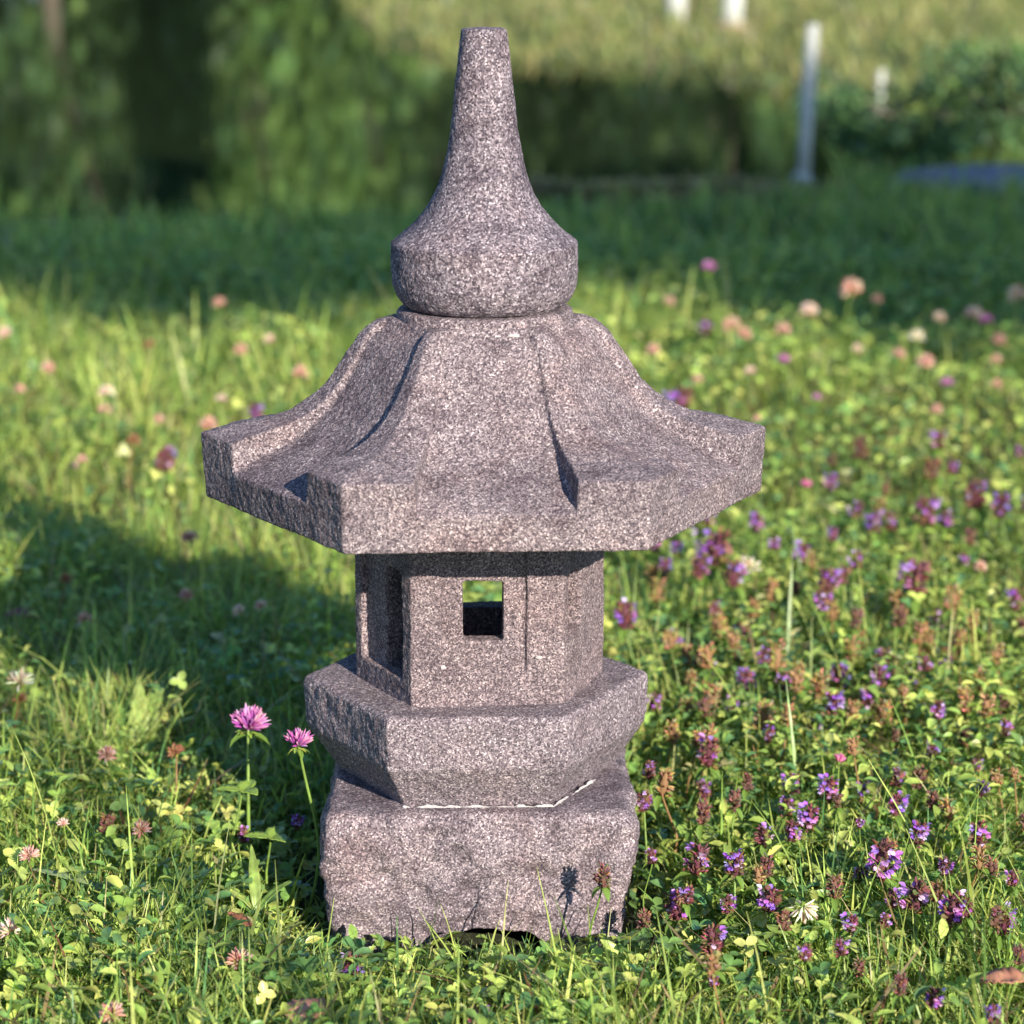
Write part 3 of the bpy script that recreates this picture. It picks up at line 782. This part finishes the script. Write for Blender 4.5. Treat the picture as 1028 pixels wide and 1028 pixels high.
C_(1021, 294, 20, 'pale', .12, 'blurred pale clover head at the right edge against the shaded lawn')
C_(812, 311, 20, 'pale', .09, 'blurred cream clover head at the edge of the shaded lawn')
C_(5, 334, 16, 'pale', .08, 'blurred white clover head at the left edge of the sunny grass')
C_(220, 303, 13, 'salmon', .10, 'blurred orange head against the shaded lawn left of the finial')
C_(190, 538, 17, 'salmon', .075, 'blurred coral clover head left of the roof, above the lantern shadow')
C_(808, 488, 18, 'bud', .075, 'blurred rose red clover head right of the roof')
S_(943, 438, 18, 'purple', .08, 'blurred purple head alone near the right edge, level with the roof edge')
S_(257, 412, 18, 'purple', .085, 'blurred purple head just above the left roof edge')
S_(165, 459, 22, 'purple', .075, 'blurred purple self-heal left of the left roof corner')
S_(683, 400, 28, 'purple', .09, 'blurred purple pair of heads above the right roof slope')
C_(209, 425, 20, 'salmon', .085, 'blurred pink head at the left roof corner')
C_(301, 373, 17, 'salmon', .085, 'blurred pink head left of the roof ridge')
C_(920, 338, 19, 'white', .085, 'blurred white clover head near the far edge of the flowers at the right')

# seed heads, orange, around the right of the lantern
g_or = 'orange brown self-heal seed heads right of the lantern'
for px, py, s_ in [(712, 697, 26), (689, 708, 20), (765, 716, 27), (799, 681, 20), (821, 685, 26), (791, 716, 20), (972, 700, 24), (989, 704, 22), (723, 625, 22), (735, 640, 20), (780, 655, 26),
                   (800, 672, 18), (658, 575, 22), (772, 590, 20), (885, 507, 22), (893, 850, 20), (983, 858, 22), (715, 962, 22), (660, 590, 20), (815, 560, 18), (836, 610, 18), (902, 600, 20), (1000, 655, 20), (675, 640, 18), (755, 610, 18), (930, 640, 22), (862, 640, 20), (712, 655, 24), (690, 655, 20)]:
    S_(px, py, s_, 'orange', None, 'orange brown self-heal seed head among the flowers right of the lantern', g_or)
g_h = 'small purple self-heal flowers right of the lantern'
taken = [(905, 806), (938, 802)]
pts = [(893, 663, 22), (882, 678, 20), (931, 665, 18), (844, 678, 20), (1010, 729, 14), (734, 704, 18), (772, 736, 16), (870, 791, 18), (900, 806, 18), (938, 802, 18), (808, 955, 15), (855, 925, 18), (863, 825, 10),
       (863, 968, 18), (904, 987, 20), (936, 1000, 20), (1000, 1017, 20), (797, 590, 18), (803, 553, 20), (860, 510, 16), (836, 461, 15), (864, 447, 18), (933, 467, 22), (877, 523, 16), (708, 328, 16), (970, 560, 14), (968, 736, 18), (717, 610, 16), (768, 622, 16), (860, 560, 18), (845, 575, 16), (1022, 452, 14), (950, 520, 16), (893, 520, 16)]
rr2 = random.Random(5)
for _ in range(120):
    py = rr2.triangular(430, 1010, 600); px = rr2.uniform(655, 1040)
    if any(math.hypot(px - a[0], py - a[1]) < 20 for a in pts): continue
    pts.append((px, py, rr2.uniform(13, 21) * (.8 if py < 500 else 1)))
for _ in range(34):
    px, py = rr2.uniform(655, 1020), rr2.triangular(545, 990, 640)
    if all(math.hypot(px - a[0], py - a[1]) > 15 for a in pts):
        S_(px, py, rr2.uniform(15, 24), 'orange', None, 'orange brown self-heal seed head among the flowers right of the lantern', g_or)
for px, py, s_ in pts:
    S_(px, py, s_ * rr2.uniform(.8, 1.15), 'purple' if rr2.random() < .68 else 'brown', rr2.uniform(.035, .06) if py > 620 else rr2.uniform(.05, .075), 'small self-heal head, purple to brown, in the flower patch right of the lantern', g_h)
g_f = 'blurred pink and pale clover heads in the sunny grass behind the lantern'
for px, py, s_ in [(735, 325, 20), (747, 335, 16), (786, 330, 16), (929, 362, 18), (977, 315, 20), (990, 322, 16), (943, 318, 14), (951, 385, 15), (786, 362, 16), (753, 372, 12), (672, 302, 12), (902, 355, 14), (1003, 340, 15), (655, 350, 14), (860, 350, 12), (880, 300, 12), (1000, 360, 12),
                   (48, 368, 14), (107, 393, 17), (82, 461, 12), (134, 441, 15), (74, 468, 10), (66, 580, 14), (187, 597, 16), (105, 410, 14), (222, 400, 12), (242, 350, 14), (20, 390, 12), (150, 345, 12), (270, 340, 12), (160, 420, 12), (85, 620, 16), (262, 607, 14), (240, 612, 14), (984, 568, 14), (1000, 385, 12), (700, 380, 12), (820, 400, 12), (760, 420, 10), (940, 410, 12)]:
    C_(px, py, s_, rr2.choice(['salmon', 'pale', 'salmon', 'pink']) if px > 500 else rr2.choice(['salmon', 'pale', 'salmon', 'brown']), rr2.uniform(.065, .095) if py < 480 else .06, 'small blurred clover head in the sunny grass behind the lantern', g_f, detail=False)

# ------------------------------------------------------------------ bigger leaves and dry leaves
def leaf_thing(name, px, py, z, L, w, az, el, col, label, cat, mat, jag=0.0, curl=.3, seed=0, group=None):
    """one lobed leaf, built as a gently cupped thin solid"""
    x, y = ground(px, py, z); r_ = random.Random(seed); n = 18; V = []; C = []
    for i in range(n + 1):
        t = i / n; ww = w * (math.sin(math.pi * t ** .75) ** .8 + .02) * (1 - jag * (.5 + .5 * math.sin(t * 34 + seed)))
        for k in (-2, -1, 0, 1, 2):
            V.append((k / 2 * ww * (1 + .025 * r_.uniform(-1, 1)), t * L, -curl * L * t * t + abs(k) / 2 * ww * .35 + (.0010 if mat is M['dry'] else .0003) * r_.uniform(-1, 1)))
            C.append([c * (1.15 if k == 0 else r_.uniform(.9, 1.1)) for c in col])
    f = [(i * 5 + k, i * 5 + k + 1, i * 5 + k + 6, i * 5 + k + 5) for i in range(n) for k in range(4)]
    V = np.array(V); m = np.array(Matrix.Rotation(az, 3, 'Z') @ Matrix.Rotation(el, 3, 'X')); V = V @ m.T
    me = np_mesh(name, V, f, None, np.array(C)); o = mesh_obj(name, me, mat)
    o.location = (x, y, z); md = o.modifiers.new('thick', 'SOLIDIFY'); md.thickness = .0005
    tag(o, label, cat, group); return o
TAN = (.42, .20, .12)
leaf_thing('dry_leaf', 984, 985, .050, .034, .010, R(-98), R(8), TAN, 'curled brown dry leaf at the right edge near the bottom', 'leaf', M['dry'], .05, .1, 2)
leaf_thing('dry_leaf', 297, 1030, .03, .024, .012, R(-35), R(25), (.55, .28, .20), 'pinkish tan dry leaf tip at the bottom edge left of centre', 'leaf', M['dry'], .05, .1, 3)
leaf_thing('dry_leaf', 252, 930, .036, .016, .004, R(70), R(35), (.52, .22, .12), 'small rusty dry leaf left of the base block', 'leaf', M['dry'], .05, .2, 4)
leaf_thing('dry_leaf', 5, 617, .04, .03, .011, R(-90), R(0), (.26, .12, .08), 'blurred brown dry leaf at the left edge in the lantern shadow', 'leaf', M['dry'], .05, .1, 5)
leaf_thing('grass_leaf', 30, 872, .035, .065, .0035, R(-118), R(0), (.30, .38, .18), 'broad pale grass leaf lying across the left grass', 'leaf', M['leaf'], 0, .05, 6)
leaf_thing('grass_leaf', -8, 968, .028, .055, .0045, R(-88), R(4), (.20, .34, .06), 'broad green leaf lying flat at the left edge near the bottom', 'leaf', M['leaf'], 0, .1, 7)
leaf_thing('grass_leaf', 790, 672, .03, .085, .0012, R(-10), R(75), (.36, .44, .22), 'long pale grass blade standing up in the flowers right of the lantern', 'grass blade', M['leaf'], 0, .1, 8)
leaf_thing('grass_leaf', 800, 800, .02, .08, .0011, R(20), R(80), (.30, .42, .16), 'tall green grass blade left of the magenta bud', 'grass blade', M['leaf'], 0, .1, 9)
def rosette(px, py, items, label, jag=.28):
    x, y = ground(px, py, 0); t = empty('dandelion_plant', (x, y, 0)); tag(t, label, 'plant')
    for i, (az, el, L, w) in enumerate(items):
        o = leaf_thing('leaf', 514, 900, .01, L, w, R(az), R(el), [(.26, .36, .09), (.34, .42, .12), (.18, .29, .07)][i % 3], None, None, M['leaf'], jag, .45, i * 3 + 1)
        o.parent = t; o.location = (0, 0, .012)
    return t
rosette(150, 945, [(-60, 35, .05, .011), (60, 40, .05, .012), (-100, 30, .045, .010), (20, 45, .04, .010), (150, 30, .04, .01), (-30, 50, .045, .011)], 'low rosette of toothed yellow green leaves in the lower left grass')
rosette(140, 768, [(-15, 60, .058, .010), (-60, 45, .045, .009), (40, 55, .05, .009), (100, 35, .04, .008), (5, 75, .05, .009)], 'upright clump of broad pale green leaves at the edge of the lantern shadow')
rosette(258, 935, [(10, 70, .042, .0035), (70, 50, .032, .003), (-50, 50, .032, .003)], 'upright yellow green leaf tuft left of the base block', 0)
def leafy_sprig(px, py, h, label):
    """trifoliate leaves on one petiole"""
    x, y = ground(px, py, h); t = empty('clover_leaf', (x, y, 0)); tag(t, label, 'leaf'); 
    shared_stem(t, h, .8, 'green')
    for k in range(3):
        o = leaf_thing('leaflet', 514, 900, 0, .017, .0058, R(120 * k + 100), R(15), (.26, .38, .07), None, None, M['leaf'], 0, .1, k); o.parent = t; o.location = (0, 0, h)
leafy_sprig(272, 842, .045, 'bright three part clover leaf under the tall pink clover')
leafy_sprig(243, 795, .06, 'small clover leaf halfway up the tall pink clover')

# ------------------------------------------------------------------ bushes, weeds and trees
def crown_soup(s, centre, rad, n, leaf, cols, wts, clumps=14, seed=0, flat=.0, hollow=.35):
    r_ = np.random.default_rng(seed)
    cc = r_.normal(0, 1, (clumps, 3)); cc /= np.linalg.norm(cc, axis=1)[:, None]; cc *= r_.uniform(hollow, .88, (clumps, 1))
    cr = r_.uniform(.28, .48, clumps)
    k = r_.integers(0, clumps, n)
    d = r_.normal(0, 1, (n, 3)); d /= np.linalg.norm(d, axis=1)[:, None]
    p = cc[k] + d * (cr[k] * r_.uniform(.5, 1.05, n))[:, None]
    P = np.array(centre) + p * np.array(rad)
    P[:, 2] = np.maximum(P[:, 2], .01)
    m = np.einsum('nij,njk,nkl->nil', rotz(r_.uniform(0, 6.28, n)), rotx(r_.uniform(-1.2, 1.2, n)), roty(r_.uniform(-.8, .8, n))) * (leaf * r_.uniform(.6, 1.3, n))[:, None, None]
    base = np.array(cols)[r_.choice(len(cols), n, p=np.array(wts) / sum(wts))] * r_.uniform(.8, 1.2, (n, 1)) * r_.uniform(.45, 1.5, clumps)[k][:, None]
    s.add(LT, LF, None, m, P, base)
def limb(bm, a, b, r0, r1, seg=7):
    a, b = Vector(a), Vector(b); q = Vector((0, 0, 1)).rotation_difference((b - a).normalized()).to_matrix()
    v0 = [bm.verts.new(a + q @ Vector((r0 * math.cos(2 * math.pi * k / seg), r0 * math.sin(2 * math.pi * k / seg), 0))) for k in range(seg)]
    v1 = [bm.verts.new(b + q @ Vector((r1 * math.cos(2 * math.pi * k / seg), r1 * math.sin(2 * math.pi * k / seg), 0))) for k in range(seg)]
    for k in range(seg): bm.faces.new((v0[k], v0[(k + 1) % seg], v1[(k + 1) % seg], v1[k]))
FOL = [(.09, .17, .075), (.13, .24, .085), (.24, .38, .11), (.055, .10, .06)]
def bush(x, y, rad, n, leaf, wts, label, seed, name='bush', cat='bush', zc_=None, group=None, trunk_h=0, hollow=.35, clumps=14):
    t = empty(name, (x, y, 0)); tag(t, label, cat, group)
    zc_ = zc_ if zc_ is not None else rad[2] * .9
    s = Soup(); crown_soup(s, (0, 0, zc_), rad, n, leaf, FOL, wts, clumps, seed, hollow=hollow); s.build('crown', M['crown'], t)
    if cat == 'weeds': return t
    bm = bmesh.new(); r_ = random.Random(seed)
    tr = max(.012, rad[2] * .045)
    fork = zc_ - rad[2] * .55
    pts_ = [(0, 0, -.02), (r_.uniform(-.03, .03), r_.uniform(-.03, .03), max(.05, fork * .6)), (0, 0, max(.1, fork))]
    for i in range(2): limb(bm, pts_[i], pts_[i + 1], tr * (1 - .2 * i), tr * (1 - .2 * (i + 1)))
    for k in range(7):
        a = k * .9 + r_.uniform(0, .5); limb(bm, pts_[2], (rad[0] * .6 * math.cos(a), rad[1] * .6 * math.sin(a), zc_ + rad[2] * r_.uniform(-.1, .6)), tr * .6, tr * .15, 5)
    me = bpy.data.meshes.new('trunk'); bm.to_mesh(me); bm.free(); mesh_obj('trunk', me, M['bark'], t)
    return t
def bx(px, y): return x_at(px, y, .2)
def far_tree(px, X, rad, zc__, wts, label, seed, pal=None, n=6500, leaf=.15, clumps=26):
    global FOL
    keep = FOL
    if pal: FOL = pal
    bush(CX + (px - 514) / F * X, X - D, rad, n, leaf, wts, label, seed, 'tree', 'tree', zc_=zc__, hollow=.3, clumps=clumps)
    FOL = keep
for i, (px, X, rx) in enumerate([(-70, 34, 1.9), (120, 35, 1.7), (255, 34, 1.5), (390, 35, 1.6)]):
    far_tree(px, X, (rx, .9, 2.3), 2.0, (4, 3, 1, 3), ['broad backdrop tree behind the reflected leftmost tree', 'broad backdrop tree behind the reflected bare brown trunk', 'broad backdrop tree behind the brightest reflected tree', 'broad backdrop tree behind the reflected tree beside the finial'][i], 130 + i, leaf=.2, clumps=40)
DK = [(.035, .07, .03), (.055, .10, .035), (.10, .16, .05), (.02, .045, .025)]
far_tree(-60, 26, (1.1, 1.0, 2.2), 2.1, (4, 4, 1, 3), 'grey green tree across the pond, leftmost in the reflection', 101)
far_tree(60, 27, (1.0, 1.0, 2.6), 2.4, (4, 4, 1, 2), 'tree with bare brown trunk reflected at the upper left of the pond', 102)
far_tree(170, 28.5, (1.0, 1.0, 2.6), 2.6, (4, 2, .5, 4), 'dark tree across the pond between two green ones', 103, [(.08, .15, .07), (.12, .21, .08), (.20, .32, .10), (.05, .09, .05)])
far_tree(268, 25.5, (.75, .8, 2.4), 2.0, (1, 3, 5, .5), 'brightest green tree across the pond, left of the finial', 104)
far_tree(352, 27, (.85, .8, 2.3), 2.2, (2, 4, 3, 1), 'mid green tree across the pond just left of the finial', 105)
far_tree(440, 30, (.9, .9, 1.9), 2.1, (5, 3, 1, 3), 'dark tree reflected behind the finial neck', 106, DK)
far_tree(540, 31, (1.0, .9, 1.9), 2.2, (5, 3, 1, 3), 'dark tree reflected just right of the finial', 107, DK)
far_tree(640, 30.5, (1.0, .9, 1.8), 2.2, (6, 2, .5, 4), 'darkest tree reflected midway between finial and tall post', 108, DK)
far_tree(735, 31, (.9, .9, 1.7), 2.1, (4, 4, 2, 2), 'greener tree reflected left of the tall white post', 109)
far_tree(800, 33, (1.3, .9, 2.4), 2.3, (5, 3, 1, 3), 'broad dark tree whose reflection lies behind the tall white post', 113, DK)
far_tree(850, 30, (1.0, .9, 1.8), 2.0, (4, 4, 2, 2), 'tree across the pond reflected right of the tall white post', 110)
far_tree(960, 31, (1.1, .9, 1.8), 2.0, (5, 3, 1, 3), 'dark tree across the pond nearest the right edge', 111, DK)
for i, (px, y, rx, rz, wts, lab) in enumerate([
        (905, 4.35, .20, .12, (5, 3, 1, 3), 'dark rounded bush right of the white post'),
        (1000, 4.5, .22, .15, (5, 3, 1, 3), 'dark bush at the right edge behind the gravel'),
        (1010, 6.9, .22, .07, (.5, 2, 6, 0), 'bright green weed clump on the far bank at the right edge'),]):
    bush(bx(px, y), y, (rx, .2, rz), 1800, .020, wts, lab, 40 + i, zc_=rz * .85)
FOL_KEEP = FOL
FOL = [(.40, .30, .14), (.50, .40, .19), (.34, .34, .14), (.28, .20, .10)]
for i, (px, y, lab) in enumerate([(585, 3.78, 'brownish low weed patch right of the finial at the pond edge'), (672, 3.80, 'brownish low weed patch between the finial and the tall white post'), (752, 3.84, 'small brown weed patch touching the foot of the tall white post')]):
    bush(bx(px, y), y, (.24, .10, .026), 2400, .012, (3, 3, 3, 2), lab, 80 + i, 'weed_clump', 'weeds', zc_=.012, clumps=60, hollow=.1)
FOL = FOL_KEEP
# trees off to the right behind the camera, whose shade falls on the lawn
sx, sy = math.sin(SUN_AZ), -math.cos(SUN_AZ)
def shade_tree(tx, ty, hc, rad, n, seed, label):
    """crown whose shadow centre falls on (tx, ty)"""
    L = hc / math.tan(SUN_EL); x, y = tx + sx * L, ty + sy * L
    bush(x, y, rad, n, .10, (3, 4, 2, 1), label, seed, 'tree', 'tree', zc_=hc, hollow=.1, clumps=34)
TREES = [(-2.3, 4.3, 4.0, (1.0, .8, .36)), (-.75, 3.3, 4.1, (1.1, .8, .38)), (.95, 3.2, 4.2, (1.15, .95, .38)), (2.6, 3.25, 4.0, (1.1, 1.0, .38))]
for i, (tx, ty, hc, rad) in enumerate(TREES):
    shade_tree(tx, ty, hc, rad, 8500, 60 + i, ['leafy tree behind the camera, leftmost of the row', 'leafy tree behind the camera, second of the row', 'leafy tree behind the camera, middle of the row', 'leafy tree behind the camera, rightmost of the row', 'taller leafy tree standing behind the row of trees'][i])

# ------------------------------------------------------------------ posts and gravel
def post(px_top, py_top, px_bot, py_bot, w, label, name='white_post', foot=False, base=True):
    x0, y0 = ground(px_bot, py_bot, 0); z1 = z_at(py_top, y0); x1 = x_at(px_top, y0, z1)
    t = empty(name, (x0, y0, 0)); tag(t, label, 'post')
    bm = bmesh.new(); rings = []
    for z, r in ((-.05, w), (z1 * .5, w), (z1 - .01, w), (z1 - .003, w * .9), (z1, w * .6)):
        f = max(z, 0) / z1
        rings.append([((x1 - x0) * f + r * math.cos(2 * math.pi * k / 16), r * math.sin(2 * math.pi * k / 16), z) for k in range(16)])
    ring_loft(bm, rings); me = bpy.data.meshes.new('pipe'); bm.to_mesh(me); bm.free()
    for p in me.polygons: p.use_smooth = len(p.vertices) == 4
    mesh_obj('shaft', me, M['white'], t)
    if base:
        bm = ring_loft(bmesh.new(), [[(r * math.cos(2 * math.pi * k / 16), r * math.sin(2 * math.pi * k / 16), z) for k in range(16)] for z, r in ((-.02, w * 1.5), (.02, w * 1.55), (.035, w * 1.35), (.038, w * 1.02))])
        me = bpy.data.meshes.new('foot'); bm.to_mesh(me); bm.free(); mesh_obj('foot', me, M['foot'] if foot else M['white'], t)
post(816, 24, 805, 192, .0135, 'tall white leaning post at the far edge of the shaded lawn')
post(885, 70, 882, 124, .009, 'short pale post right of the tall white post', base=False)
post(680, -26, 678, 24, .042, 'left of two white posts on the far lawn at the top edge', base=False)
post(737, -22, 734, 32, .042, 'right of two white posts on the far lawn, with a rusty foot', foot=True)
bm = bmesh.new()
x0, y0 = ground(1010, 190)
ring_loft(bm, [[(x0 + q * (.22 + .03 * math.sin(3 * a)) * math.cos(a), y0 + q * .16 * math.sin(a), z) for a in [2 * math.pi * k / 28 for k in range(28)]] for q, z in ((1.12, -.02), (1.05, .01), (.9, .032), (.6, .042), (.1, .045))])
me = bpy.data.meshes.new('gravel'); bm.to_mesh(me); bm.free()
tag(mesh_obj('gravel_path', me, M['gravel']), kind='structure')

# ------------------------------------------------------------------ light and camera
w = bpy.data.worlds.new('World'); scene.world = w; w.use_nodes = True
nt = w.node_tree; bg = nt.nodes['Background']
sky = nt.nodes.new('ShaderNodeTexSky'); sky.sky_type = 'NISHITA'; sky.sun_disc = False
sky.ozone_density = 6.0; sky.dust_density = .3; sky.sun_elevation = SUN_EL; sky.sun_rotation = math.pi - SUN_AZ
nt.links.new(sky.outputs[0], bg.inputs[0]); bg.inputs[1].default_value = .105
sd = bpy.data.lights.new('sun', 'SUN'); sd.energy = 5.0; sd.angle = R(.5); sd.color = (1, .925, .79)
so = bpy.data.objects.new('sun', sd); COL.objects.link(so)
dirv = Vector((-math.sin(SUN_AZ) * math.cos(SUN_EL), math.cos(SUN_AZ) * math.cos(SUN_EL), -math.sin(SUN_EL)))
so.rotation_euler = dirv.to_track_quat('-Z', 'Y').to_euler()

cam = bpy.data.cameras.new('camera'); co = bpy.data.objects.new('camera', cam); COL.objects.link(co)
cam.sensor_width = 36; cam.lens = F / 1028 * 36
co.location = (CX, -D, H); co.rotation_euler = (math.pi / 2 - PITCH, 0, 0)
cam.clip_start = .05; cam.clip_end = 1000
cam.dof.use_dof = True; cam.dof.focus_distance = depth(-.07, .2)
cam.dof.aperture_fstop = cam.lens / 1000 / .0115
scene.camera = co
scene.view_settings.view_transform = 'Standard'; scene.view_settings.look = 'None'
scene.view_settings.gamma = 1; scene.view_settings.exposure = 0.94
